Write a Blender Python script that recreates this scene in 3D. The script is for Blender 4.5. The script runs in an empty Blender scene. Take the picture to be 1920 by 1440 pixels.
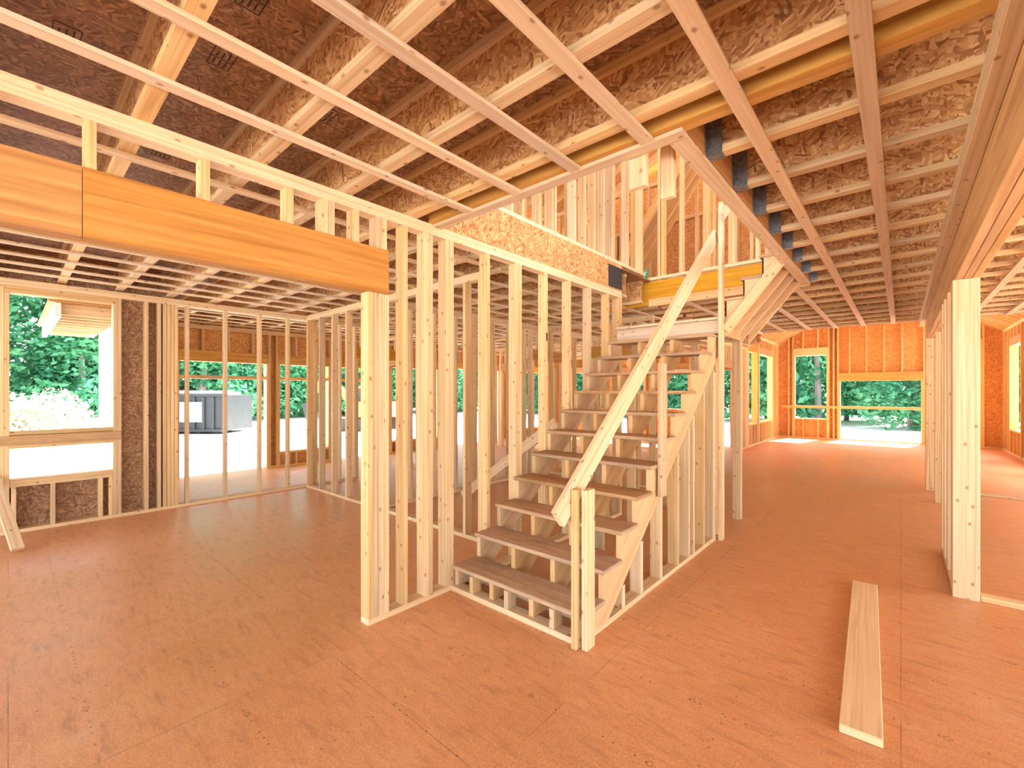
import bpy, math, random
from mathutils import Vector, Matrix
random.seed(7)
S = bpy.context.scene
# ---------------------------------------------------------------- materials
MATS = {}
def new_mat(name, rough=0.7):
    m = bpy.data.materials.new(name); m.use_nodes = True
    nt = m.node_tree; b = nt.nodes["Principled BSDF"]
    b.inputs["Roughness"].default_value = rough
    MATS[name] = m
    return m, nt, b
def ramp(nt, stops, interp='LINEAR'):
    r = nt.nodes.new("ShaderNodeValToRGB"); cr = r.color_ramp; cr.interpolation = interp
    while len(cr.elements) < len(stops): cr.elements.new(0.5)
    for e, (p, c) in zip(cr.elements, stops):
        e.position = p; e.color = (c[0], c[1], c[2], 1)
    return r
def mixc(nt, fac, a, b, mode='MIX'):
    n = nt.nodes.new("ShaderNodeMix"); n.data_type = 'RGBA'; n.blend_type = mode
    for i, v in ((0, fac), (6, a), (7, b)):
        if isinstance(v, bpy.types.NodeSocket): nt.links.new(v, n.inputs[i])
        elif i == 0: n.inputs[0].default_value = v
        else: n.inputs[i].default_value = (v[0], v[1], v[2], 1)
    return n.outputs[2]
def math_n(nt, op, a, b=None):
    n = nt.nodes.new("ShaderNodeMath"); n.operation = op
    for i, v in enumerate((a, b)):
        if v is None: continue
        if isinstance(v, bpy.types.NodeSocket): nt.links.new(v, n.inputs[i])
        else: n.inputs[i].default_value = v
    return n.outputs[0]
def mapping(nt, src, scale, rot=0.0):
    mp = nt.nodes.new("ShaderNodeMapping"); mp.inputs["Scale"].default_value = scale
    mp.inputs["Rotation"].default_value = (0, 0, rot)
    nt.links.new(src, mp.inputs["Vector"]); return mp.outputs[0]
def noise(nt, vec, scale, detail=4, rough=0.6, dist=0.0):
    n = nt.nodes.new("ShaderNodeTexNoise"); n.inputs["Scale"].default_value = scale
    n.inputs["Detail"].default_value = detail; n.inputs["Roughness"].default_value = rough
    n.inputs["Distortion"].default_value = dist
    nt.links.new(vec, n.inputs["Vector"]); return n
def bump(nt, b, h, strength=0.2, dist=0.01):
    n = nt.nodes.new("ShaderNodeBump"); n.inputs["Strength"].default_value = strength
    n.inputs["Distance"].default_value = dist
    nt.links.new(h, n.inputs["Height"]); nt.links.new(n.outputs[0], b.inputs["Normal"])

def wood(name, dark, mid, light, knots=True, vary=0.25, grain=1.0, dirt=0.0):
    m, nt, b = new_mat(name, 0.75)
    tc = nt.nodes.new("ShaderNodeTexCoord"); uv = tc.outputs["UV"]
    g = noise(nt, mapping(nt, uv, (1.0, 55*grain, 1)), 1.0, 4, 0.55, 0.5)
    r = ramp(nt, [(0.30, dark), (0.52, mid), (0.75, light)]); nt.links.new(g.outputs[0], r.inputs[0])
    col = r.outputs[0]
    big = noise(nt, mapping(nt, uv, (0.9, 6, 1)), 1.0, 2)
    col = mixc(nt, math_n(nt, 'MULTIPLY', big.outputs[0], 0.3), col, (mid[0]*0.8, mid[1]*0.68, mid[2]*0.55))
    if knots:
        v = nt.nodes.new("ShaderNodeTexVoronoi"); v.feature = 'F1'; v.voronoi_dimensions = '2D'
        v.inputs["Scale"].default_value = 1.0; nt.links.new(mapping(nt, uv, (7.0, 10.0, 1)), v.inputs["Vector"])
        kr = ramp(nt, [(0.05, (1, 1, 1)), (0.085, (0.5, 0.5, 0.5)), (0.13, (0, 0, 0))]); nt.links.new(v.outputs["Distance"], kr.inputs[0])
        sep = nt.nodes.new("ShaderNodeSeparateColor"); nt.links.new(v.outputs["Color"], sep.inputs[0])
        on = math_n(nt, 'GREATER_THAN', sep.outputs[0], 0.62)
        col = mixc(nt, math_n(nt, 'MULTIPLY', math_n(nt, 'MULTIPLY', kr.outputs[0], on), 0.75), col, (0.25, 0.10, 0.03))
    if dirt > 0:
        dn = noise(nt, mapping(nt, uv, (3, 9, 1)), 1.0, 6, 0.7)
        dr = ramp(nt, [(0.45, (0, 0, 0)), (0.65, (1, 1, 1))]); nt.links.new(dn.outputs[0], dr.inputs[0])
        col = mixc(nt, math_n(nt, 'MULTIPLY', dr.outputs[0], dirt), col, (0.20, 0.11, 0.06))
    geo = nt.nodes.new("ShaderNodeNewGeometry")
    hsv = nt.nodes.new("ShaderNodeHueSaturation")
    val = math_n(nt, 'ADD', math_n(nt, 'MULTIPLY', geo.outputs["Random Per Island"], vary), 1.0 - vary*0.6)
    nt.links.new(val, hsv.inputs["Value"])
    sat = math_n(nt, 'ADD', math_n(nt, 'MULTIPLY', math_n(nt, 'FRACT', math_n(nt, 'MULTIPLY', geo.outputs["Random Per Island"], 17.3)), 0.25), 0.86)
    nt.links.new(sat, hsv.inputs["Saturation"])
    nt.links.new(col, hsv.inputs["Color"]); nt.links.new(hsv.outputs[0], b.inputs["Base Color"])
    bump(nt, b, g.outputs[0], 0.12, 0.003)
    return m
wood("pine", (0.54, 0.33, 0.14), (0.71, 0.49, 0.25), (0.80, 0.60, 0.36), vary=0.32)
wood("strap", (0.54, 0.37, 0.21), (0.68, 0.50, 0.31), (0.77, 0.61, 0.42), knots=True, vary=0.2)
wood("pine_far", (0.64, 0.37, 0.13), (0.80, 0.52, 0.23), (0.88, 0.63, 0.32), knots=False)
wood("lvl", (0.34, 0.13, 0.022), (0.50, 0.23, 0.05), (0.64, 0.34, 0.10), knots=False, vary=0.12, grain=0.45)
wood("lvl_beam", (0.46, 0.21, 0.04), (0.60, 0.32, 0.08), (0.70, 0.42, 0.14), knots=False, vary=0.12, grain=0.35)
wood("lvl_yellow", (0.46, 0.20, 0.012), (0.64, 0.32, 0.03), (0.74, 0.41, 0.05), knots=False, vary=0.1, grain=0.4)
wood("stringer_ply", (0.58, 0.32, 0.13), (0.71, 0.44, 0.20), (0.80, 0.54, 0.28), knots=False, vary=0.1, grain=0.35)
wood("tread", (0.36, 0.21, 0.10), (0.52, 0.33, 0.17), (0.66, 0.45, 0.25), knots=False, vary=0.2, dirt=0.4)

def osb(name, stops, dirt=0.25):
    m, nt, b = new_mat(name, 0.65)
    tc = nt.nodes.new("ShaderNodeTexCoord"); uv = tc.outputs["UV"]
    wob = noise(nt, uv, 6.0, 2)
    vm = nt.nodes.new("ShaderNodeVectorMath"); vm.operation = 'MULTIPLY_ADD'
    nt.links.new(wob.outputs[1], vm.inputs[0]); vm.inputs[1].default_value = (0.06, 0.06, 0.06); nt.links.new(uv, vm.inputs[2])
    cols = []; hs = []
    for rot, sc in ((0.35, (17, 85, 1)), (1.5, (15, 72, 1)), (2.6, (19, 95, 1))):
        rotm = mapping(nt, vm.outputs[0], (1, 1, 1), rot)
        v = nt.nodes.new("ShaderNodeTexVoronoi"); v.voronoi_dimensions = '2D'; v.inputs["Scale"].default_value = 1
        nt.links.new(mapping(nt, rotm, sc), v.inputs["Vector"])
        sep = nt.nodes.new("ShaderNodeSeparateColor"); nt.links.new(v.outputs["Color"], sep.inputs[0])
        r = ramp(nt, stops); nt.links.new(sep.outputs[0], r.inputs[0])
        cols.append(r.outputs[0]); hs.append(sep.outputs[1])
    f1 = math_n(nt, 'GREATER_THAN', hs[0], 0.5); f2 = math_n(nt, 'GREATER_THAN', hs[1], 0.6)
    c = mixc(nt, f1, cols[0], cols[1]); c = mixc(nt, f2, c, cols[2])
    n = noise(nt, uv, 2.5, 5, 0.7)
    nr = ramp(nt, [(0.4, (0, 0, 0)), (0.75, (1, 1, 1))]); nt.links.new(n.outputs[0], nr.inputs[0])
    c = mixc(nt, math_n(nt, 'MULTIPLY', nr.outputs[0], dirt), c, stops[0][1])
    nt.links.new(c, b.inputs["Base Color"])
    bump(nt, b, hs[0], 0.2, 0.002)
    return m
osb("osb", [(0.0, (0.26, 0.095, 0.025)), (0.3, (0.48, 0.22, 0.07)), (0.7, (0.62, 0.33, 0.12)), (1.0, (0.76, 0.48, 0.22))])
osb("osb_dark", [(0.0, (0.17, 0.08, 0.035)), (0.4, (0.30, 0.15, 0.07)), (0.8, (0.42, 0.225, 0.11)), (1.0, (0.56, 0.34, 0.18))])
osb("osb_orange", [(0.0, (0.52, 0.19, 0.04)), (0.4, (0.74, 0.34, 0.10)), (0.8, (0.84, 0.44, 0.15)), (1.0, (0.90, 0.56, 0.24))])

# floor : worn subfloor panels
m, nt, b = new_mat("subfloor", 0.38)
tc = nt.nodes.new("ShaderNodeTexCoord"); oc = tc.outputs["Object"]
n1 = noise(nt, oc, 0.9, 7, 0.75); n2 = noise(nt, oc, 110, 3, 0.7)
r = ramp(nt, [(0.3, (0.54, 0.215, 0.075)), (0.5, (0.73, 0.335, 0.135)), (0.72, (0.82, 0.45, 0.22))])
nt.links.new(n1.outputs[0], r.inputs[0])
r2 = ramp(nt, [(0.35, (0.44, 0.17, 0.06)), (0.5, (0.73, 0.33, 0.135)), (0.68, (0.88, 0.52, 0.27))])
nt.links.new(n2.outputs[0], r2.inputs[0])
c = mixc(nt, 0.45, r.outputs[0], r2.outputs[0])
n3 = noise(nt, mapping(nt, oc, (9, 28, 1), 0.3), 1.0, 4, 0.6)
n3r = ramp(nt, [(0.42, (0, 0, 0)), (0.62, (1, 1, 1))]); nt.links.new(n3.outputs[0], n3r.inputs[0])
c = mixc(nt, math_n(nt, 'MULTIPLY', n3r.outputs[0], 0.22), c, (0.48, 0.20, 0.08))
br = nt.nodes.new("ShaderNodeTexBrick"); br.inputs["Scale"].default_value = 1
br.inputs["Brick Width"].default_value = 2.44; br.inputs["Row Height"].default_value = 1.22
br.inputs["Mortar Size"].default_value = 0.0022; br.inputs["Mortar Smooth"].default_value = 0.5
nt.links.new(mapping(nt, oc, (1, 1, 1), math.pi/2), br.inputs["Vector"])
sn = noise(nt, oc, 3.0, 3)
snr = ramp(nt, [(0.36, (0, 0, 0)), (0.58, (1, 1, 1))]); nt.links.new(sn.outputs[0], snr.inputs[0])
c = mixc(nt, math_n(nt, 'MULTIPLY', br.outputs["Fac"], math_n(nt, 'MULTIPLY', snr.outputs[0], 0.8)), c, (0.14, 0.055, 0.03))
sx = nt.nodes.new("ShaderNodeSeparateXYZ"); nt.links.new(oc, sx.inputs[0])
def cell(o, p): return math_n(nt, 'ABSOLUTE', math_n(nt, 'SUBTRACT', math_n(nt, 'MULTIPLY', math_n(nt, 'FRACT', math_n(nt, 'DIVIDE', o, p)), p), p/2))
def fl(o, p): return math_n(nt, 'FLOOR', math_n(nt, 'DIVIDE', o, p))
def marks(px, py, r0, wdt, thr, strength, col, c):
    dx = cell(sx.outputs[0], px); dy = cell(sx.outputs[1], py)
    dd = math_n(nt, 'ADD', dx, dy)
    ring = math_n(nt, 'LESS_THAN', math_n(nt, 'ABSOLUTE', math_n(nt, 'SUBTRACT', dd, r0)), wdt)
    cmb = nt.nodes.new("ShaderNodeCombineXYZ"); nt.links.new(fl(sx.outputs[0], px), cmb.inputs[0]); nt.links.new(fl(sx.outputs[1], py), cmb.inputs[1])
    wn = nt.nodes.new("ShaderNodeTexWhiteNoise"); nt.links.new(cmb.outputs[0], wn.inputs["Vector"])
    on = math_n(nt, 'GREATER_THAN', wn.outputs["Value"], thr)
    return mixc(nt, math_n(nt, 'MULTIPLY', math_n(nt, 'MULTIPLY', ring, on), strength), c, col)
c = marks(0.305, 0.488, 0.016, 0.0022, 0.45, 0.7, (0.12, 0.05, 0.03), c)
c = marks(0.05, 0.488, 0.0, 0.007, 0.55, 0.7, (0.14, 0.06, 0.035), c)
c = marks(1.22, 0.06, 0.0, 0.006, 0.4, 0.7, (0.14, 0.06, 0.035), c)
sc = noise(nt, mapping(nt, oc, (2.0, 9.0, 1), 0.5), 2.0, 6, 0.75)
scr = ramp(nt, [(0.52, (0, 0, 0)), (0.70, (1, 1, 1))]); nt.links.new(sc.outputs[0], scr.inputs[0])
c = mixc(nt, math_n(nt, 'MULTIPLY', scr.outputs[0], 0.55), c, (0.34, 0.15, 0.075))
sc2 = noise(nt, mapping(nt, oc, (1.1, 0.8, 1), 1.1), 2.2, 7, 0.8)
sc2r = ramp(nt, [(0.56, (0, 0, 0)), (0.72, (1, 1, 1))]); nt.links.new(sc2.outputs[0], sc2r.inputs[0])
c = mixc(nt, math_n(nt, 'MULTIPLY', sc2r.outputs[0], 0.3), c, (0.86, 0.58, 0.38))
nt.links.new(c, b.inputs["Base Color"]); bump(nt, b, n2.outputs[0], 0.1, 0.002)
rr = ramp(nt, [(0.35, (0.30, 0.30, 0.30)), (0.65, (0.5, 0.5, 0.5))]); nt.links.new(n1.outputs[0], rr.inputs[0]); nt.links.new(rr.outputs[0], b.inputs["Roughness"])

def flat(name, col, rough=0.7, metal=0.0, nscale=0, ncol=None):
    m, nt, b = new_mat(name, rough); b.inputs["Metallic"].default_value = metal
    tc = nt.nodes.new("ShaderNodeTexCoord")
    n = noise(nt, tc.outputs["Object"], nscale or 8, 4)
    r = ramp(nt, [(0.35, ncol or tuple(x*0.8 for x in col)), (0.65, col)]); nt.links.new(n.outputs[0], r.inputs[0])
    nt.links.new(r.outputs[0], b.inputs["Base Color"]); return m
flat("galvanized", (0.30, 0.34, 0.38), 0.4, 0.8, 40, (0.16, 0.19, 0.22))
flat("housewrap", (0.85, 0.86, 0.88), 0.6)
flat("sand_ground", (0.84, 0.81, 0.76), 0.9, 0, 0.4, (0.78, 0.74, 0.68))
flat("leaf", (0.15, 0.44, 0.20), 0.6, 0, 0.6, (0.05, 0.25, 0.14))
flat("leaf_pale", (0.45, 0.56, 0.32), 0.7, 0, 3, (0.60, 0.46, 0.42))
flat("bark", (0.25, 0.21, 0.19), 0.9, 0, 12)
flat("steel_dark", (0.03, 0.035, 0.04), 0.5, 0.3, 3)
flat("panel_white", (0.5, 0.52, 0.54), 0.5)
flat("orange_paint", (0.55, 0.25, 0.05), 0.5)
flat("ink", (0.05, 0.03, 0.02), 0.8)
for mn in ("leaf", "leaf_pale"):
    mm = MATS[mn]; nt = mm.node_tree; b = nt.nodes["Principled BSDF"]
    tr = nt.nodes.new("ShaderNodeBsdfTranslucent"); mx = nt.nodes.new("ShaderNodeMixShader"); mx.inputs[0].default_value = 0.5
    src = b.inputs["Base Color"].links[0].from_socket; nt.links.new(src, tr.inputs[0])
    nt.links.new(b.outputs[0], mx.inputs[1]); nt.links.new(tr.outputs[0], mx.inputs[2])
    nt.links.new(mx.outputs[0], nt.nodes["Material Output"].inputs[0])

# ---------------------------------------------------------------- geometry builder
class G:
    def __init__(s, name, bevel=0.0, parent=None):
        s.name = name; s.v = []; s.f = []; s.uv = []; s.mi = []; s.slots = []; s.bevel = bevel; s.parent = parent
    def slot(s, m):
        if m not in s.slots: s.slots.append(m)
        return s.slots.index(m)
    def obox(s, mat, c, L, W, T, l, w, t):
        i0 = len(s.v); mi = s.slot(mat)
        loc = []
        for a in (-1, 1):
            for b_ in (-1, 1):
                for d in (-1, 1):
                    s.v.append(tuple(c + L*(a*l) + W*(b_*w) + T*(d*t))); loc.append((a*l, b_*w, d*t))
        ru = random.random()*40; rv = random.random()*40
        quads = [((0, 1, 3, 2), 'L'), ((4, 6, 7, 5), 'L'), ((0, 4, 5, 1), 'W'), ((2, 3, 7, 6), 'W'), ((0, 2, 6, 4), 'T'), ((1, 5, 7, 3), 'T')]
        flip = L.cross(W).dot(T) < 0
        for q, k in quads:
            if flip: q = q[::-1]
            s.f.append(tuple(i0+i for i in q)); s.mi.append(mi)
            for i in q:
                a, b_, d = loc[i]
                if k == 'L': s.uv.append((b_*0.3+ru, d+rv))
                elif k == 'W': s.uv.append((a+ru, d+rv+3))
                else: s.uv.append((a+ru, b_+rv))
    def box(s, mat, x0, x1, y0, y1, z0, z1):
        if x1 < x0: x0, x1 = x1, x0
        if y1 < y0: y0, y1 = y1, y0
        if z1 < z0: z0, z1 = z1, z0
        if min(x1-x0, y1-y0, z1-z0) < 1e-4: return
        c = Vector(((x0+x1)/2, (y0+y1)/2, (z0+z1)/2))
        d = [((x1-x0)/2, Vector((1, 0, 0))), ((y1-y0)/2, Vector((0, 1, 0))), ((z1-z0)/2, Vector((0, 0, 1)))]
        d.sort(key=lambda e: -e[0])
        s.obox(mat, c, d[0][1], d[1][1], d[2][1], d[0][0], d[1][0], d[2][0])
    def board(s, mat, p0, p1, w, t, up=(0, 0, 1)):
        """t measured along 'up' (made perpendicular), w along the third axis"""
        p0 = Vector(p0); p1 = Vector(p1); L = (p1-p0); l = L.length/2; L.normalize()
        T = Vector(up); T = (T - L*T.dot(L)).normalized(); W = L.cross(T)
        s.obox(mat, (p0+p1)/2, L, W, T, l, w/2, t/2)
    def prism(s, mat, pts, axis, c0, c1):
        mi = s.slot(mat); i0 = len(s.v); n = len(pts); ru = random.random()*20
        mk = (lambda c, a, z: (c, a, z)) if axis == 'x' else (lambda c, a, z: (a, c, z))
        for c in (c0, c1):
            for a, z in pts: s.v.append(mk(c, a, z))
        fs = [tuple(range(i0, i0+n)), tuple(range(i0+2*n-1, i0+n-1, -1))]
        for f in fs:
            s.f.append(f); s.mi.append(mi)
            for i in f:
                a, z = pts[(i-i0) % n]; s.uv.append((a*0.78+z*0.62+ru, -a*0.62+z*0.78+ru))
        for k in range(n):
            k2 = (k+1) % n; f = (i0+k, i0+n+k, i0+n+k2, i0+k2); s.f.append(f); s.mi.append(mi)
            Lk = (Vector(pts[k2])-Vector(pts[k])).length
            s.uv += [(ru, 0), (ru, abs(c1-c0)), (ru+Lk, abs(c1-c0)), (ru+Lk, 0)]
    def build(s):
        if not s.f: return None
        me = bpy.data.meshes.new(s.name); me.from_pydata(s.v, [], s.f)
        uvl = me.uv_layers.new(name="UVMap"); flatuv = [x for p in s.uv for x in p]
        uvl.data.foreach_set("uv", flatuv)
        for mn in s.slots: me.materials.append(MATS[mn])
        me.polygons.foreach_set("material_index", s.mi); me.update()
        import bmesh
        bm = bmesh.new(); bm.from_mesh(me); bmesh.ops.recalc_face_normals(bm, faces=bm.faces); bm.to_mesh(me); bm.free()
        o = bpy.data.objects.new(s.name, me); S.collection.objects.link(o)
        if s.bevel:
            md = o.modifiers.new("bevel", 'BEVEL'); md.width = s.bevel; md.segments = 1; md.limit_method = 'ANGLE'
        if s.parent: o.parent = s.parent
        return o
def empty(name):
    e = bpy.data.objects.new(name, None); S.collection.objects.link(e); e.empty_display_size = 0.2; return e

T2 = 0.038
def ab(g, axis, mat, c0, c1, a0, a1, z0, z1):
    if axis == 'y': g.box(mat, c0, c1, a0, a1, z0, z1)
    else: g.box(mat, a0, a1, c0, c1, z0, z1)
def stud_wall(g, axis, c0, c1, a0, a1, z0, z1, studs=None, sp=0.406, openings=(), mat="pine", hmat="lvl", dbl=True, skip=()):
    ab(g, axis, mat, c0, c1, a0, a1, z1-T2+0.0, z1)
    zt = z1-T2
    if dbl:
        ab(g, axis, mat, c0, c1, a0, a1, z1-2*T2, z1-T2-0.001); zt = z1-2*T2
    segs = [(a0, a1)]
    for o in openings:
        if o[2] <= z0+0.01:
            ns = []
            for s0, s1 in segs:
                if o[1] <= s0 or o[0] >= s1: ns.append((s0, s1)); continue
                if o[0] > s0: ns.append((s0, o[0]))
                if o[1] < s1: ns.append((o[1], s1))
            segs = ns
    for s0, s1 in segs: ab(g, axis, mat, c0, c1, s0, s1, z0, z0+T2)
    if studs is None:
        studs = []; a = a0
        while a < a1-T2-0.05: studs.append(a); a += sp
        studs.append(a1-T2)
    for a in studs:
        hit = False
        for (o0, o1, os, oh) in openings:
            if a+T2 > o0-2*T2 and a < o1+2*T2:
                hit = True
                if a > o0 and a+T2 < o1:
                    if oh+0.19 < zt-0.03: ab(g, axis, mat, c0, c1, a, a+T2, oh+0.19, zt)
                    if os > z0+0.1: ab(g, axis, mat, c0, c1, a, a+T2, z0+T2, os-T2)
        if not hit: ab(g, axis, mat, c0, c1, a, a+T2, z0+T2, zt)
    for (o0, o1, os, oh) in openings:
        hb = min(oh+0.19, zt)
        ab(g, axis, hmat, c0+0.003, c1-0.003, o0-T2, o1+T2, oh, hb)
        for q in (o0-T2, o1): ab(g, axis, mat, c0, c1, q, q+T2, z0+T2, oh)
        for q in (o0-2*T2, o1+T2): ab(g, axis, mat, c0, c1, q, q+T2, z0+T2, zt)
        if os > z0+0.1: ab(g, axis, mat, c0, c1, o0, o1, os-T2, os)
def sheet(g, axis, mat, c0, c1, a0, a1, z0, z1, holes=()):
    A = sorted({a0, a1, *[min(max(h[0], a0), a1) for h in holes], *[min(max(h[1], a0), a1) for h in holes]})
    for i in range(len(A)-1):
        m_ = (A[i]+A[i+1])/2; zs = [(z0, z1)]
        for h in holes:
            if h[0] < m_ < h[1]:
                ns = []
                for p, q in zs:
                    if h[3] <= p or h[2] >= q: ns.append((p, q)); continue
                    if h[2] > p: ns.append((p, h[2]))
                    if h[3] < q: ns.append((h[3], q))
                zs = ns
        for p, q in zs: ab(g, axis, mat, c0, c1, A[i], A[i+1], p, q)

JB, JT = 2.72, 3.02       # joist bottom / top
SF = 3.042                # upper subfloor top
SHT = 3.05                # sheathing top of lower storey
XW = -2.56                # stair wall face
YF = -3.4                 # front limit (behind camera)
XR = 4.6
# ---------------------------------------------------------------- floor
g = G("floor")
g.box("subfloor", -7.2, XR, YF, 13.1, -0.04, 0)
g.box("subfloor", -9.5, -7.2, 0.95, 13.1, -0.04, 0)
g.box("subfloor", -3.2, 2.1, 13.1, 17.35, -0.04, 0)
g.build()
g = G("foundation"); flat("concrete", (0.5, 0.5, 0.48), 0.9, 0, 5)
g.box("concrete", -7.15, XR-0.05, YF+0.05, 13.05, -0.6, -0.045)
g.box("concrete", -9.45, -7.15, 1.0, 13.05, -0.6, -0.045)
g.box("concrete", -3.15, 2.05, 13.05, 17.3, -0.6, -0.045); g.build()

# ---------------------------------------------------------------- ceiling : joists, subfloor above, strapping
ceil = empty("ceiling")
gj = G("joists", parent=ceil); gs = G("strapping", 0.002, parent=ceil); gp = G("upper_subfloor", parent=ceil); gh = G("joist_hangers", parent=ceil)
def ijoist(x0, x1, y):
    gj.box("pine", x0, x1, y-0.032, y+0.032, JB, JB+0.036)
    gj.box("pine", x0, x1, y-0.032, y+0.032, JT-0.036, JT)
    gj.box("osb", x0, x1, y-0.005, y+0.005, JB+0.036, JT-0.036)
ys = [0.40+0.488*k for k in range(-7, 4)]
for y in ys:
    ijoist(-7.15, 0.30, y); ijoist(0.44, XR, y)
y = 2.32
while y < 13:
    ijoist(-9.5 if y > 1 else -7.15, -2.665, y); y += 0.488
for y in ys:
    if y > 1.0: ijoist(-9.5, -7.15, y)
HX = -0.755
k = 0; y = 2.42
while y < 10.25:
    ijoist(HX if y < 5.95 else -2.62, 0.30, y); ijoist(0.44, XR, y)
    if y < 5.9:
        gh.box("galvanized", HX, HX+0.075, y-0.036, y-0.033, JB-0.003, JT-0.10)
        gh.box("galvanized", HX, HX+0.075, y+0.033, y+0.036, JB-0.003, JT-0.10)
        gh.box("galvanized", HX, HX+0.075, y-0.036, y+0.036, JB-0.004, JB-0.001)
        gh.box("galvanized", HX, HX+0.003, y-0.065, y-0.036, JB+0.01, JT-0.06)
        gh.box("galvanized", HX, HX+0.003, y+0.036, y+0.065, JB+0.01, JT-0.06)
    y += 0.488
# stair opening headers
gj.box("lvl_yellow", XW, 0.30, 2.005, 2.048, JB, JT); gj.box("lvl_yellow", XW, 0.30, 2.050, 2.093, JB, JT)
gj.box("lvl", HX-0.09, HX, 2.095, 5.85, JB, JT)
gj.box("lvl_yellow", -3.3, HX, 5.85, 5.94, JB-0.02, JT)
gj.box("osb", XW-0.10, XW-0.075, 2.095, 4.95, JB, JT); gj.box("osb", XW-0.03, XW-0.003, 2.095, 4.95, JB+0.002, SF)
gj.box("steel_dark", XW-0.0025, XW+0.001, 4.62, 4.95, JB+0.02, JT-0.02)
gj.box("lvl", -2.65, XR, 10.3, 10.39, JB, JT)
# upper subfloor around opening
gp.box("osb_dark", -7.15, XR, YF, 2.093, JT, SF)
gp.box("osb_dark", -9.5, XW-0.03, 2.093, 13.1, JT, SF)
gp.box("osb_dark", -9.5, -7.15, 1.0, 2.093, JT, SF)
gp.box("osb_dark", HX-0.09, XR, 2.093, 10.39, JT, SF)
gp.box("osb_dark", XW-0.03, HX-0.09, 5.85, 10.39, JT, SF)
# panel stamps (frames and dashes) on the underside
def stamp(x, y, s=1.0):
    z0_, z1_ = JT-0.0015, JT-0.0002
    w_, h_ = 0.15*s, 0.085*s
    for (a, b_, c_, d_) in ((x, x+w_, y, y+0.004), (x, x+w_, y+h_, y+h_+0.004), (x, x+0.004, y, y+h_), (x+w_, x+w_+0.004, y, y+h_+0.004), (x+w_*0.45, x+w_*0.45+0.003, y, y+h_)):
        gp.box("ink", a, b_, c_, d_, z0_, z1_)
    for k in range(3):
        gp.box("ink", x+0.015, x+w_*0.4, y+0.018+0.022*k*s, y+0.024+0.022*k*s, z0_, z1_)
        gp.box("ink", x+w_*0.52, x+w_*(0.75+0.07*k), y+0.018+0.022*k*s, y+0.024+0.022*k*s, z0_, z1_)
for (sx_, sy_) in ((-2.45, 1.10), (-2.40, 0.60), (-1.95, 0.58), (-2.75, 0.12), (-3.6, 0.60)): stamp(sx_, sy_)
SB = JB-0.019
def strap(x, y0, y1, w=0.064): gs.box("strap", x-w/2, x+w/2, y0, y1, SB, JB-0.0005)
for x in (-2.17, -1.75, -1.33, -0.92): strap(x, YF, 2.11); strap(x, 5.86, 10.3)
for x in (-0.51, -0.10, 0.262): strap(x, YF, 10.3)
for k in range(9): strap(0.85+0.406*k, YF, 10.3)
x = -2.99
while x > -7.0: strap(x, YF, 3.09); strap(x, 3.2, 13.0); x -= 0.406
x = -7.45
while x > -9.4: strap(x, 1.1, 13.0); x -= 0.406
gs.box("strap", XW, HX-0.0, 2.04, 2.115, SB-0.002, JB-0.0005)
gs.box("strap", HX-0.09, HX+0.0, 2.12, 5.86, SB, JB-0.0045)
gs.box("pine", -2.60, HX, 5.80, 5.846, JB-0.05, JB+0.05)
for q in (gj, gs, gp, gh): q.build()

# ---------------------------------------------------------------- stair wall
g = G("wall_stair", 0.0025)
x0, x1 = XW-0.09, XW
g.box("pine", x0, x1, YF, 4.95, JB-0.038, JB-0.0005); g.box("pine", x0, x1, YF, 4.95, JB-0.076, JB-0.039)
g.box("pine", x0, x1, 1.52, 4.95, 0, T2)
zt = JB-0.0765
for y in (1.52, 1.559, 1.598, 1.637): g.box("pine", x0, x1, y, y+0.037, T2, 2.145)
for y in (1.785, 1.965, 2.004, 2.165, 2.204, 2.60, 2.97, 3.01, 3.40, 3.80, 4.20, 4.60, 4.87, 4.912):
    g.box("pine", x0, x1, y, y+T2, T2, zt)
g.box("lvl", x0+0.004, x0+0.046, -1.5, 1.672, 2.147, 2.44); g.box("lvl", x1-0.044, x1+0.001, 0.205, 1.672, 2.147, 2.44)
g.box("lvl", x1-0.044, x1+0.001, -1.5, 0.203, 2.145, 2.44)
for y in (-1.3, -0.9, -0.45, -0.08, 0.21, 0.62, 1.02, 1.22, 1.26, 1.42, 1.58, 1.62):
    g.box("pine", x0, x1, y, y+T2, 2.441, zt)
g.box("pine", x0, x1, -1.6, -1.5, 0, zt)
for y in (-2.0, -2.4, -2.8, -3.2, -3.39): g.box("pine", x0, x1, y, y+T2, T2, zt)
g.box("pine", x0, x1, YF, -1.6, 0, T2)
g.box("steel_dark", x1, x1+0.002, 3.41, 3.43, 1.99, 2.07)
g.build()

# ---------------------------------------------------------------- left room wall with window
g = G("wall_left", 0.002)
a, c = -7.19, -7.05
g.box("pine", a, c, YF, 3.19, SB-0.038, SB); g.box("pine", a, c, YF, 3.19, SB-0.077, SB-0.039)
g.box("pine", a, c, YF, 3.19, 0, T2); zt = SB-0.078
for y in (-3.39, -1.2, -0.8, -0.4, -0.105, -0.066, 0.865, 1.12, 1.245, 1.30, 1.34, 1.38, 1.42): g.box("pine", a, c, y, y+0.037, T2, zt)
g.box("pine", a, c, -0.028, 0.009, T2, 2.55); g.box("pine", a, c, 0.826, 0.864, T2, 2.55)
g.box("pine", a+0.002, c-0.002, -0.028, 0.864, 2.551, zt)
g.box("pine", a, c, 0.01, 0.825, 1.04, 1.078); g.box("tread", c-0.03, c+0.015, -0.06, 0.90, 0.93, 1.035); g.box("pine", a, c, 0.01, 0.825, 0.90, 0.938)
g.box("pine", a, c, 0.01, 0.825, 0.53, 0.568); g.box("pine", a, c, 0.01, 0.825, 0.49, 0.529)
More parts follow.
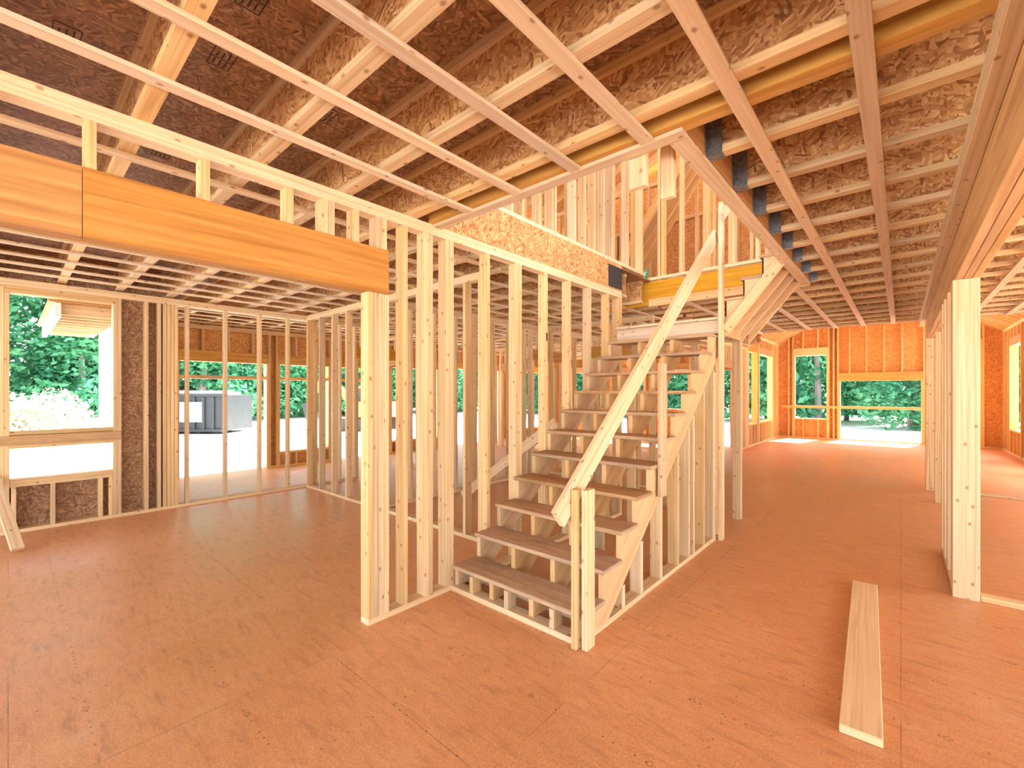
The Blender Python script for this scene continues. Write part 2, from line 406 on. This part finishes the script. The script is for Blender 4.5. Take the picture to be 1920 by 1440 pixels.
for y in (0.02, 0.31, 0.70, 0.788): g.box("pine", a, c, y, y+0.037, T2, 0.489)
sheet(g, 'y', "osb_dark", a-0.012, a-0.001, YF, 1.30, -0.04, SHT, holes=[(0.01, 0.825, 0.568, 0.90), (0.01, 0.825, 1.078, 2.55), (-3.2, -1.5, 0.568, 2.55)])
for y in (1.54, 1.98, 2.42, 2.82, 3.152): g.box("pine", a+0.05, c, y, y+T2, T2, zt)
g.build()
g = G("wall_back_left_room", 0.002)
stud_wall(g, 'x', 3.10, 3.19, -7.04, -3.1, 0, SB, studs=[-7.03, -6.62, -6.22, -5.82, -5.40, -5.0, -4.6, -4.56, -4.2, -3.8, -3.40, -3.18, -3.14])
g.build()
# entry bump-out exterior walls
g = G("wall_entry_outer", 0)
ops = [(1.25, 1.75, 0.5, 2.05), (1.95, 3.35, 0.0, 2.05), (3.6, 4.6, 0.3, 2.05), (4.85, 5.9, 0.0, 2.05), (6.2, 7.6, 0.3, 2.1), (8.0, 10.0, 0.0, 2.15), (10.6, 12.5, 0.3, 2.15)]
stud_wall(g, 'y', -9.49, -9.35, 1.06, 13.1, 0, SB, openings=ops, mat="pine_far", hmat="lvl_yellow")
sheet(g, 'y', "osb_orange", -9.515, -9.502, 0.97, 13.1, -0.04, SHT, holes=ops)
for o in ops[1:4]: g.box("pine_far", -9.47, -9.38, o[0], o[1], 1.74, 1.80)
g.build()
g = G("wall_entry_side", 0)
stud_wall(g, 'x', 0.97, 1.06, -9.49, -7.2, 0, SB, mat="pine")
g.box("housewrap", -9.52, -7.2, 0.945, 0.968, -0.04, SHT); g.box("housewrap", -9.53, -9.517, 0.945, 1.24, -0.04, SHT); g.build()
g = G("porch_roof")
g.box("housewrap", -10.1, -7.22, 0.35, 0.40, 2.36, 2.52); g.box("lvl", -10.1, -7.22, 0.30, 0.94, 2.525, 2.56)
for x in [-10.05+0.3*k for k in range(10)]: g.box("pine", x, x+T2, 0.40, 0.94, 2.40, 2.524)
g.build()

# ---------------------------------------------------------------- interior partitions in the middle
g = G("wall_partition_hall", 0)
stud_wall(g, 'y', -5.09, -5.0, 3.2, 8.9, 0, SB, openings=[(6.3, 7.2, 0, 2.08)]); g.build()
g = G("wall_partition_closet", 0)
stud_wall(g, 'x', 6.6, 6.69, -4.9, -2.9, 0, SB, openings=[(-4.0, -3.2, 0, 2.08)]); g.build()
g = G("wall_partition_kitchen", 0)
stud_wall(g, 'x', 8.9, 8.99, -9.3, -4.2, 0, SB, openings=[(-8.2, -7.2, 0, 2.08), (-6.4, -5.5, 0, 2.08)]); g.build()
g = G("wall_partition_entry", 0)
stud_wall(g, 'x', 5.4, 5.49, -9.3, -7.1, 0, SB, openings=[(-8.7, -7.8, 0, 2.08)])
stud_wall(g, 'y', -7.14, -7.05, 3.25, 5.3, 0, SB, openings=[(4.0, 4.9, 0, 2.08)]); g.build()

# ---------------------------------------------------------------- rear wall and far family room
rh = [(-8.6, -7.5, 0.9, 2.15), (-7.0, -6.0, 0.0, 2.1), (-5.43, -4.64, 1.0, 2.15), (-4.2, -3.5, 0.0, 2.1)]
g = G("wall_rear", 0)
stud_wall(g, 'x', 13.0, 13.14, -9.4, -3.1, 0, SB, openings=rh, mat="pine_far")
sheet(g, 'x', "osb_orange", 13.141, 13.153, -9.5, -3.1, -0.04, SHT, holes=rh); g.build()
FZ = 3.12
g = G("wall_far_left", 0)
oh = [(13.3, 14.2, 0.62, 2.62), (14.5, 16.2, 0.62, 2.62)]
stud_wall(g, 'y', -3.24, -3.10, 13.15, 17.2, 0, FZ, openings=oh, mat="pine_far")
sheet(g, 'y', "osb_orange", -3.252, -3.241, 13.15, 17.35, -0.04, FZ, holes=oh)
stud_wall(g, 'y', -3.19, -3.10, 10.4, 12.99, 0, SB, openings=[(10.7, 12.6, 0, 2.1)], mat="pine_far"); g.build()
g = G("wall_far", 0)
fo = [(-2.64, -1.78, 0.64, 2.68), (-1.43, 0.44, 0.02, 1.84), (0.95, 1.6, 0.64, 2.68)]
PK = 4.55; RX = -0.55
ab(g, 'x', "pine_far", 17.2, 17.34, -3.24, 2.14, 0, T2)
def top_at(x): return FZ + (PK-FZ)*(1-abs(x-RX)/2.65)
x = -3.24; xs = []
while x < 2.1: xs.append(x); x += 0.406
xs += [2.1]
for x in xs:
    z1_ = top_at(x+0.02)-0.02; hit = False
    for (o0, o1, os_, ot) in fo:
        if x+T2 > o0-0.07 and x < o1+0.07:
            hit = True
            if o0 < x and x+T2 < o1:
                g.box("pine_far", x, x+T2, 17.2, 17.34, ot+0.25, z1_)
                if os_ > 0.1: g.box("pine_far", x, x+T2, 17.2, 17.34, T2, os_-T2)
    if not hit: g.box("pine_far", x, x+T2, 17.2, 17.34, T2, z1_)
for (o0, o1, os_, ot) in fo:
    for q in (o0-2*T2, o0-T2, o1, o1+T2): g.box("pine_far", q, q+T2, 17.2, 17.34, T2, ot if q in (o0-T2, o1) else top_at(q)-0.05)
    g.box("lvl_yellow" if o1-o0 > 1.5 else "pine_far", o0-T2, o1+T2, 17.19, 17.33, ot, ot+0.25)
    if os_ > 0.1: g.box("pine_far", o0, o1, 17.2, 17.34, os_-T2, os_)
sheet(g, 'x', "osb_orange", 17.341, 17.353, -3.25, 2.14, -0.04, FZ, holes=fo)
g.prism("osb_orange", [(-3.25, FZ+0.001), (2.15, FZ+0.001), (RX, PK)], 'y', 17.341, 17.353)
g.box("pine_far", -3.0, 0.50, 17.16, 17.198, 0.98, 1.06)
g.build()
g = G("wall_far_right", 0)
oh = [(10.9, 12.2, 0.3, 2.3), (12.6, 13.9, 0.3, 2.3), (14.9, 16.2, 0.6, 2.62)]
stud_wall(g, 'y', 2.0, 2.14, 10.4, 17.2, 0, FZ, openings=oh, mat="pine_far")
sheet(g, 'y', "osb_orange", 2.141, 2.153, 10.4, 17.35, -0.04, FZ, holes=oh); g.build()
g = G("roof_far")
for sgn in (-1, 1):
    ex = RX+sgn*3.0; ez = PK-(PK-FZ)*3.0/2.65
    y = 10.45
    while y < 17.6:
        g.board("pine_far", (ex, y, ez+0.03), (RX, y, PK+0.03), T2, 0.19, (0, 0, 1)); y += 0.406
    g.board("osb_orange", (ex, 14.0, ez+0.16), (RX, 14.0, PK+0.16), 7.3, 0.012, (0, 0, 1))
g.build()

# right side of house
g = G("wall_right", 0)
oh = [(-3.0, -1.7, 0.3, 2.35), (-1.3, 1.1, 0.0, 2.35), (1.5, 4.3, 0.0, 2.35), (4.8, 7.2, 0.3, 2.35), (7.6, 9.8, 0.3, 2.35)]  # openings enlarged to let more light in; this wall is out of view
stud_wall(g, 'y', XR-0.14, XR, YF, 10.39, 0, SB, openings=oh, mat="pine_far")
sheet(g, 'y', "osb_orange", XR+0.001, XR+0.013, YF, 10.39, -0.04, SHT, holes=oh); g.build()
g = G("wall_right_rear", 0)
oh = [(2.5, 4.2, 0.5, 2.35)]
stud_wall(g, 'x', 10.25, 10.39, 2.16, XR-0.15, 0, SB, openings=oh, mat="pine_far")
sheet(g, 'x', "osb_orange", 10.391, 10.403, 2.16, XR, -0.04, SHT, holes=oh); g.build()

# beam on posts at right
be = empty("beam_and_posts")
g = G("beam", 0.003, parent=be)
g.box("lvl_beam", 0.295, 0.338, YF, 9.4, 2.32, SB); g.box("lvl_beam", 0.340, 0.383, YF, 9.4, 2.32, SB); g.box("lvl_beam", 0.385, 0.428, YF, 9.4, 2.32, SB)
g.box("strap", 0.232, 0.294, YF, 10.3, SB-0.085, SB-0.001)
g.build()
g = G("posts", 0.003, parent=be)
for y in (4.57, 4.61, 4.65, 4.69): g.box("pine", 0.285, 0.425, y, y+T2, 0.0, 2.319)
for y in (5.1, 5.45, 5.75): g.box("pine", 0.285, 0.425, y, y+T2, T2, 2.319)
g.box("pine", 0.285, 0.425, 4.73, 5.80, 0, T2)
for y in (9.25, 9.29, 9.33, -3.3, -3.26): g.box("pine", 0.285, 0.425, y, y+T2, 0.0, 2.319)
for y in (8.3, 8.34): g.box("pine", 0.345, 0.425, y, y+T2, 0.0, 2.319)
g.box("pine", 0.43, XR-0.2, 4.60, 4.69, 0, T2); g.box("pine", 0.43, XR-0.2, 9.26, 9.35, 0, T2)
for x in (1.9, 3.0, 3.4, 4.2): g.box("pine", x, x+T2, 9.26, 9.35, T2, SB)
g.build()

# ---------------------------------------------------------------- STAIRCASE
st = empty("staircase")
R, RUN, Y0 = 0.189, 0.235, 2.25
sl = R/RUN
XO = -1.412
pts = [(Y0, T2)]
for i in range(1, 12):
    zt = R*i-0.03
    pts.append((Y0+RUN*(i-1), zt)); pts.append((Y0+RUN*i, zt))
pts.append((Y0+RUN*11, R*12-0.06)); 
yb = Y0+RUN*11
pts.append((yb+0.0, sl*(yb-Y0)-0.20)); pts.append((Y0+(T2+0.20)/sl, T2))
g = G("stringers", parent=st)
for x in (XW+0.004, -2.19, -1.83, XO-T2): g.prism("stringer_ply", pts, 'x', x, x+T2)
g.build()
g = G("treads", 0.004, parent=st)
for i in range(1, 12):
    y = Y0+RUN*(i-1)
    g.box("tread", XW+0.003, XO+0.015, y-0.028, y+RUN-0.001, R*i-0.0295, R*i)
g.build()
g = G("base_plates", 0.002, parent=st)
g.box("pine", XW, XO, Y0-0.04, Y0+0.05, 0, T2); g.box("pine", XW, XO-0.1, Y0+0.20, Y0+0.29, 0, T2)
g.box("pine", XO-0.09, XO, Y0+0.051, 4.80, 0, T2)
for x in (-2.36, -2.02, -1.64): g.box("pine", x, x+T2, Y0-0.035, Y0+0.05, T2, R-0.031)
g.box("pine", XW+0.045, XO-0.04, Y0+0.20, Y0+0.238, T2, R-0.031)
g.build()
g = G("side_studs", 0.002, parent=st)
for y in (2.74, 3.02, 3.37, 3.72, 3.98, 4.10, 4.38, 4.66):
    zt = sl*(y-Y0)-0.205
    if zt > 0.12: g.box("pine", XO-0.088, XO-0.001, y, y+T2, T2, zt)
    if y in (3.72, 4.38): g.box("pine", XW+0.35, XW+0.438, y, y+T2, 0, sl*(y-Y0)-0.21)
g.build()
LZ = R*12
g = G("landing", 0.002, parent=st)
g.box("strap", XW+0.002, XO+0.02, 4.775, 5.80, LZ-0.025, LZ)
g.box("strap", XW+0.002, XO, 4.825, 4.863, LZ-0.165, LZ-0.026); g.box("pine", XW+0.002, XO, 5.76, 5.798, LZ-0.165, LZ-0.026)
g.box("pine", XO-T2, XO, 4.864, 5.759, LZ-0.165, LZ-0.026); g.box("pine", XW+0.002, XW+0.04, 4.864, 5.759, LZ-0.165, LZ-0.026)
for x in (-2.2, -1.8): g.box("pine", x, x+T2, 4.864, 5.759, LZ-0.165, LZ-0.026)
for y in (4.864, 4.903): g.box("pine", XO-0.085, XO-T2-0.001, y, y+0.037, 0, LZ-0.166)
for (x, y) in ((XO-0.09, 5.67), (XO-0.09, 5.71), (-2.0, 5.71), (-2.4, 5.71), (XW+0.002, 5.2), (XW+0.002, 5.71)): g.box("pine", x, x+0.088, y, y+0.037, 0, LZ-0.166)
g.build()
g = G("newel_posts", 0.003, parent=st)
g.box("pine", XO+0.021, XO+0.059, 4.74, 4.828, 0, 3.42); g.box("pine", XO-0.09, XO-0.0, 4.70, 4.738, 0.04, 1.7)
g.box("pine", XO+0.016, XO+0.054, 2.20, 2.289, 0, 0.93); g.box("pine", XO-0.037, XO+0.0, 2.17, 2.208, 0, 0.93)
g.box("pine", XO+0.016, XO+0.054, 3.27, 3.36, 0.70, 1.72)
g.build()
g = G("handrail", 0.003, parent=st)
g.board("pine", (XO-0.06, 2.07, 0.77), (XO-0.02, 4.80, 3.11), 0.038, 0.13, (0, 0, 1))
g.board("pine", (XO+0.08, 4.70, 3.25), (XO+0.08, 4.92, 3.43), 0.038, 0.07, (0, 0, 1))
g.build()
# upper flight turning right
g = G("upper_flight", 0.002, parent=st)
X2 = XO+0.062; XE = HX-0.092; run2 = (XE-X2)/3.0
p2 = [(X2, LZ-0.20), (X2, LZ+R-0.03)]
for i in range(1, 4):
    zt = LZ+R*i-0.03
    if i > 1: p2.append((X2+run2*(i-1), zt))
    p2.append((X2+run2*i, zt))
p2 += [(XE, JB-0.03)]
for y in (4.84, 5.13, 5.43, 5.75): g.prism("stringer_ply", p2, 'y', y, y+T2)
for i in range(1, 4): g.box("tread", X2+run2*(i-1)-0.025, X2+run2*i, 4.832, 5.80, LZ+R*i-0.03, LZ+R*i)
for i in range(1, 4): g.box("stringer_ply", X2+run2*(i-1)-0.0, X2+run2*(i-1)+0.015, 4.84, 5.80, LZ+R*(i-1), LZ+R*i-0.031)
g.board("pine", (X2+0.01, 4.815, LZ-0.14), (XE, 4.815, JB+0.02), 0.03, 0.09, (0, 0, 1))
g.build()

# ---------------------------------------------------------------- upper floor
UZ = SF+2.5
g = G("wall_upper_stair", 0)
stud_wall(g, 'y', XW-0.09, XW, 2.15, 5.6, SF, UZ, studs=[2.15, 2.3, 2.5, 2.7, 2.9, 3.05, 3.3, 3.5, 3.55, 3.9, 4.1, 4.3, 4.5, 4.7, 4.74, 5.1, 5.5]); g.build()
g = G("wall_upper_back", 0)
stud_wall(g, 'x', 5.86, 5.95, -3.3, 0.4, SF, UZ, studs=[-3.3, -2.9, -2.5, -2.45, -2.2, -1.9, -1.86, -1.6, -1.56, -1.3, -1.05, -0.8, -0.4, 0, 0.3], mat="pine_far"); g.build()
g = G("wall_upper_room", 0)
stud_wall(g, 'x', 8.2, 8.29, -7.0, 3.0, SF, UZ, sp=0.3, openings=[(-1.6, -0.7, SF, SF+2.0)], mat="pine_far")
stud_wall(g, 'y', -4.6, -4.5, 2.2, 8.1, SF, UZ, mat="pine_far")
for k in range(4): g.board("pine_far", (-4.2, 7.2+0.25*k, SF+0.1), (-2.6, 7.2+0.25*k, SF+2.3), 0.038, 0.14)
g.build()
uh = [(-5.3, -4.6, SF+1.2, SF+2.1)]
g = G("wall_upper_rear", 0)
stud_wall(g, 'x', 10.25, 10.38, -7.1, XR, SF, UZ, openings=uh, mat="pine_far")
sheet(g, 'x', "osb_orange", 10.381, 10.393, -7.1, XR, SF, UZ, holes=uh)
g.prism("osb_orange", [(-7.5, UZ+0.03), (XR+0.4, UZ+0.03), (-1.3, UZ+2.6)], 'y', 10.381, 10.393); g.build()
uh = [(0.0, 1.2, SF+0.8, SF+2.1), (6.5, 7.6, SF+0.8, SF+2.1)]
g = G("wall_upper_left", 0)
stud_wall(g, 'y', -7.15, -7.05, YF, 10.2, SF, UZ, openings=uh, mat="pine_far")
sheet(g, 'y', "osb_orange", -7.165, -7.151, YF, 10.38, SF, UZ, holes=uh); g.build()
g = G("roof")
rx = -1.3; rz = UZ+2.6
for ex in (-7.6, XR+0.5):
    ez = UZ-0.05
    y = -1.6
    while y < 10.6:
        g.board("pine_far", (ex, y, ez+0.1), (rx, y, rz+0.1), T2, 0.2); y += 0.61
    g.board("osb_orange", (ex, 4.5, ez+0.22), (rx, 4.5, rz+0.22), 12.4, 0.014)
g.build()
g = G("hanging_stub", 0.003)
g.box("pine", -1.06, -0.97, 2.125, 2.163, JB-0.17, JB+0.22); g.box("pine", -0.965, -0.895, 2.30, 2.338, JB-0.19, JB+0.25); g.build()

# ---------------------------------------------------------------- loose lumber
g = G("lumber_board", 0.003)
g.board("pine_far", (-0.130, 2.42, 0.0205), (-0.208, 4.34, 0.0205), 0.15, 0.038); g.build()
g = G("leaning_brace", 0.003)
g.board("pine", (-6.20, 0.06, 0.03), (-7.02, -0.10, 0.62), 0.089, 0.038, (0, 0, 1)); g.build()
g = G("brace_board", 0.002)
g.board("pine", (-4.6, 4.2, 0.05), (-3.0, 4.2, 1.15), 0.038, 0.12); g.build()

# ---------------------------------------------------------------- outdoors
g = G("ground")
g.box("sand_ground", -90, 90, -60, 100, -0.8, -0.6); g.build()
def dumpster():
    e = empty("dumpster"); g = G("container", 0.02, parent=e)
    c = Vector((-27.6, 6.7, 0)); ax = Vector((0.751, 0.66, 0)); ay = Vector((-0.66, 0.751, 0)); az = Vector((0, 0, 1))
    def ob(mat, a, b_, z, l, w, t): g.obox(mat, c+ax*a+ay*b_+az*z, ax, ay, az, l, w, t)
    ob("steel_dark", 0, -1.1, 0.45, 2.0, 0.04, 0.9); ob("steel_dark", 0, 1.1, 0.45, 2.0, 0.04, 0.9)
    ob("steel_dark", -1.96, 0, 0.45, 0.04, 1.06, 0.9); ob("steel_dark", 1.96, 0, 0.45, 0.04, 1.06, 0.9); ob("steel_dark", 0, 0, -0.4, 1.9, 1.05, 0.05)
    for k in range(9): ob("steel_dark", -1.9+k*0.475, -1.18, 0.4, 0.05, 0.05, 0.85)
    ob("steel_dark", 0, -1.19, 1.35, 2.05, 0.07, 0.07); ob("steel_dark", 0, -1.19, -0.42, 2.05, 0.07, 0.07)
    ob("panel_white", -0.4, -1.25, 0.5, 1.3, 0.01, 0.5)
    for k in range(4): ob("steel_dark", -1.6+k*1.05, -0.8, -0.53, 0.08, 0.12, 0.07)
    for k in range(7): ob("panel_white", -1.5+k*0.5, 0.1*(k % 3), 1.35+0.1*(k % 2), 0.3, 0.5, 0.12)
    g.build()
dumpster()
def machine():
    e = empty("excavator"); g = G("body", 0.03, parent=e)
    c = Vector((-22, 13.2, 0)); ax = Vector((0.751, 0.66, 0)); ay = Vector((-0.66, 0.751, 0)); az = Vector((0, 0, 1))
    def ob(mat, a, b_, z, l, w, t): g.obox(mat, c+ax*a+ay*b_+az*z, ax, ay, az, l, w, t)
    ob("steel_dark", 0, -0.8, -0.25, 1.3, 0.2, 0.33); ob("steel_dark", 0, 0.8, -0.25, 1.3, 0.2, 0.33)
    ob("orange_paint", 0.2, 0, 0.55, 1.1, 0.9, 0.4); ob("orange_paint", -0.5, 0, 1.3, 0.5, 0.5, 0.5); ob("steel_dark", -0.5, -0.51, 1.35, 0.4, 0.01, 0.35)
    def p(a, z): return c+ax*a+az*z
    g.board("orange_paint", p(-1.0, 0.8), p(-2.4, 2.6), 0.25, 0.3); g.board("orange_paint", p(-2.4, 2.6), p(-3.4, 0.9), 0.2, 0.24); g.board("steel_dark", p(-3.4, 0.9), p(-3.2, 0.1), 0.6, 0.5)
    g.build()
machine()

def leaf_mesh(name, n, fn, size, mat, trunk=None):
    V = []; F = []; MI = []
    if trunk:
        h, r = trunk; k = 8; rows = 6
        for j in range(rows+1):
            for i in range(k):
                a = 2*math.pi*i/k; rr = r*(1-0.85*j/rows)
                V.append((rr*math.cos(a)+0.1*math.sin(j), rr*math.sin(a)+0.08*math.cos(j*1.7), h*j/rows))
        for j in range(rows):
            for i in range(k):
                F.append((j*k+i, j*k+(i+1) % k, (j+1)*k+(i+1) % k, (j+1)*k+i)); MI.append(1)
    for _ in range(n):
        p = Vector(fn()); s = size*random.uniform(0.5, 1.3)
        u = Vector((random.gauss(0, 1), random.gauss(0, 1), random.gauss(0, 0.7))).normalized()
        w = u.cross(Vector((random.gauss(0, 1), random.gauss(0, 1), random.gauss(0, 1)))).normalized()
        i = len(V); V += [tuple(p-u*s), tuple(p+w*s*0.5), tuple(p+u*s), tuple(p-w*s*0.5)]; F.append((i, i+1, i+2, i+3)); MI.append(0)
    me = bpy.data.meshes.new(name); me.from_pydata(V, [], F); me.materials.append(MATS[mat]); me.materials.append(MATS["bark"])
    me.polygons.foreach_set("material_index", MI); me.update(); return me
def fn_dec(H):
    blobs = [(random.uniform(-1.8, 1.8), random.uniform(-1.8, 1.8), random.uniform(0.1*H, 0.95*H), random.uniform(1.0, 1.9)) for _ in range(16)]
    def f():
        b_ = random.choice(blobs); d = Vector((random.gauss(0, 1), random.gauss(0, 1), random.gauss(0, 1))).normalized()*b_[3]*random.uniform(0.6, 1)
        return (b_[0]+d.x, b_[1]+d.y, max(0.1, b_[2]+d.z*0.8))
    return f
def fn_con(H):
    def f():
        t = random.random()**1.3; z = 0.05*H+0.95*H*t; tier = (z*1.4) % 1.0
        r = (1-t)*2.6*(1.1-0.5*tier)*math.sqrt(random.random()); a = random.random()*6.283
        return (r*math.cos(a), r*math.sin(a), max(0.05, z-0.15*r))
    return f
trees = [leaf_mesh("tree_mesh_a", 4200, fn_dec(12), 0.2, "leaf", (10.5, 0.22)), leaf_mesh("tree_mesh_b", 4200, fn_con(13), 0.22, "leaf", (12.5, 0.2)),
         leaf_mesh("tree_mesh_c", 4200, fn_dec(10), 0.18, "leaf", (9, 0.2))]
def place(name, me, x, y, z, s):
    o = bpy.data.objects.new(name, me); S.collection.objects.link(o); o.location = (x, y, z); o.rotation_euler = (0, 0, random.random()*6.28); o.scale = (s, s, s*random.uniform(0.9, 1.25))
y = -22
while y < 44:
    for row in range(3):
        place("tree", random.choice(trees), -35.5-row*3.5+random.uniform(-1.2, 1.2), y+random.uniform(-1, 1), -0.6, random.uniform(0.95, 1.25))
    y += 3.0
x = -30
while x < 40:
    for row in range(3):
        place("tree", random.choice(trees), x+random.uniform(-1, 1), 34+row*3.5+random.uniform(-1, 1), -0.6, random.uniform(0.85, 1.2))
    x += 3.0
def fn_sh():
    a = random.random()*6.283; r = math.sqrt(random.random()); z = (1-r*r)*random.uniform(0.2, 1.0)
    return (r*1.6*math.cos(a), r*1.6*math.sin(a), z*1.7)
sh = leaf_mesh("shrub_mesh", 4000, fn_sh, 0.08, "leaf_pale")
for k in range(13): place("shrub", sh, -26+random.uniform(-1.5, 1.5), -8.4+k*0.8, -0.6, random.uniform(1.05, 1.35))

# ---------------------------------------------------------------- light + camera
w = bpy.data.worlds.new("World"); S.world = w; w.use_nodes = True; nt = w.node_tree
sky = nt.nodes.new("ShaderNodeTexSky"); sky.sky_type = 'NISHITA'; sky.sun_disc = False
sky.sun_elevation = math.radians(50); sky.sun_rotation = math.radians(30); sky.dust_density = 1.5
hs = nt.nodes.new("ShaderNodeHueSaturation"); hs.inputs["Saturation"].default_value = 0.5
bg = nt.nodes["Background"]; nt.links.new(sky.outputs[0], hs.inputs["Color"]); nt.links.new(hs.outputs[0], bg.inputs[0]); bg.inputs[1].default_value = 0.40
sd = bpy.data.lights.new("sun", 'SUN'); sd.energy = 10.0; sd.angle = 0.03; sd.color = (1, 0.94, 0.86)
so = bpy.data.objects.new("sun", sd); S.collection.objects.link(so)
el = math.radians(52); az_ = math.radians(12)
d = -Vector((math.sin(az_)*math.cos(el), math.cos(az_)*math.cos(el), math.sin(el))); so.rotation_euler = d.to_track_quat('-Z', 'Y').to_euler()
so.location = (10, 20, 20)
cd = bpy.data.cameras.new("camera"); co = bpy.data.objects.new("camera", cd); S.collection.objects.link(co)
co.location = (0, 0, 1.5); co.rotation_euler = (math.pi/2, 0, math.radians(41.3))
cd.sensor_width = 36; cd.lens = 830/1920*36; cd.shift_y = 15/1920; cd.clip_end = 300; cd.clip_start = 0.02
S.camera = co
S.view_settings.view_transform = 'Standard'
S.view_settings.look = 'None'
S.view_settings.exposure = 1.9
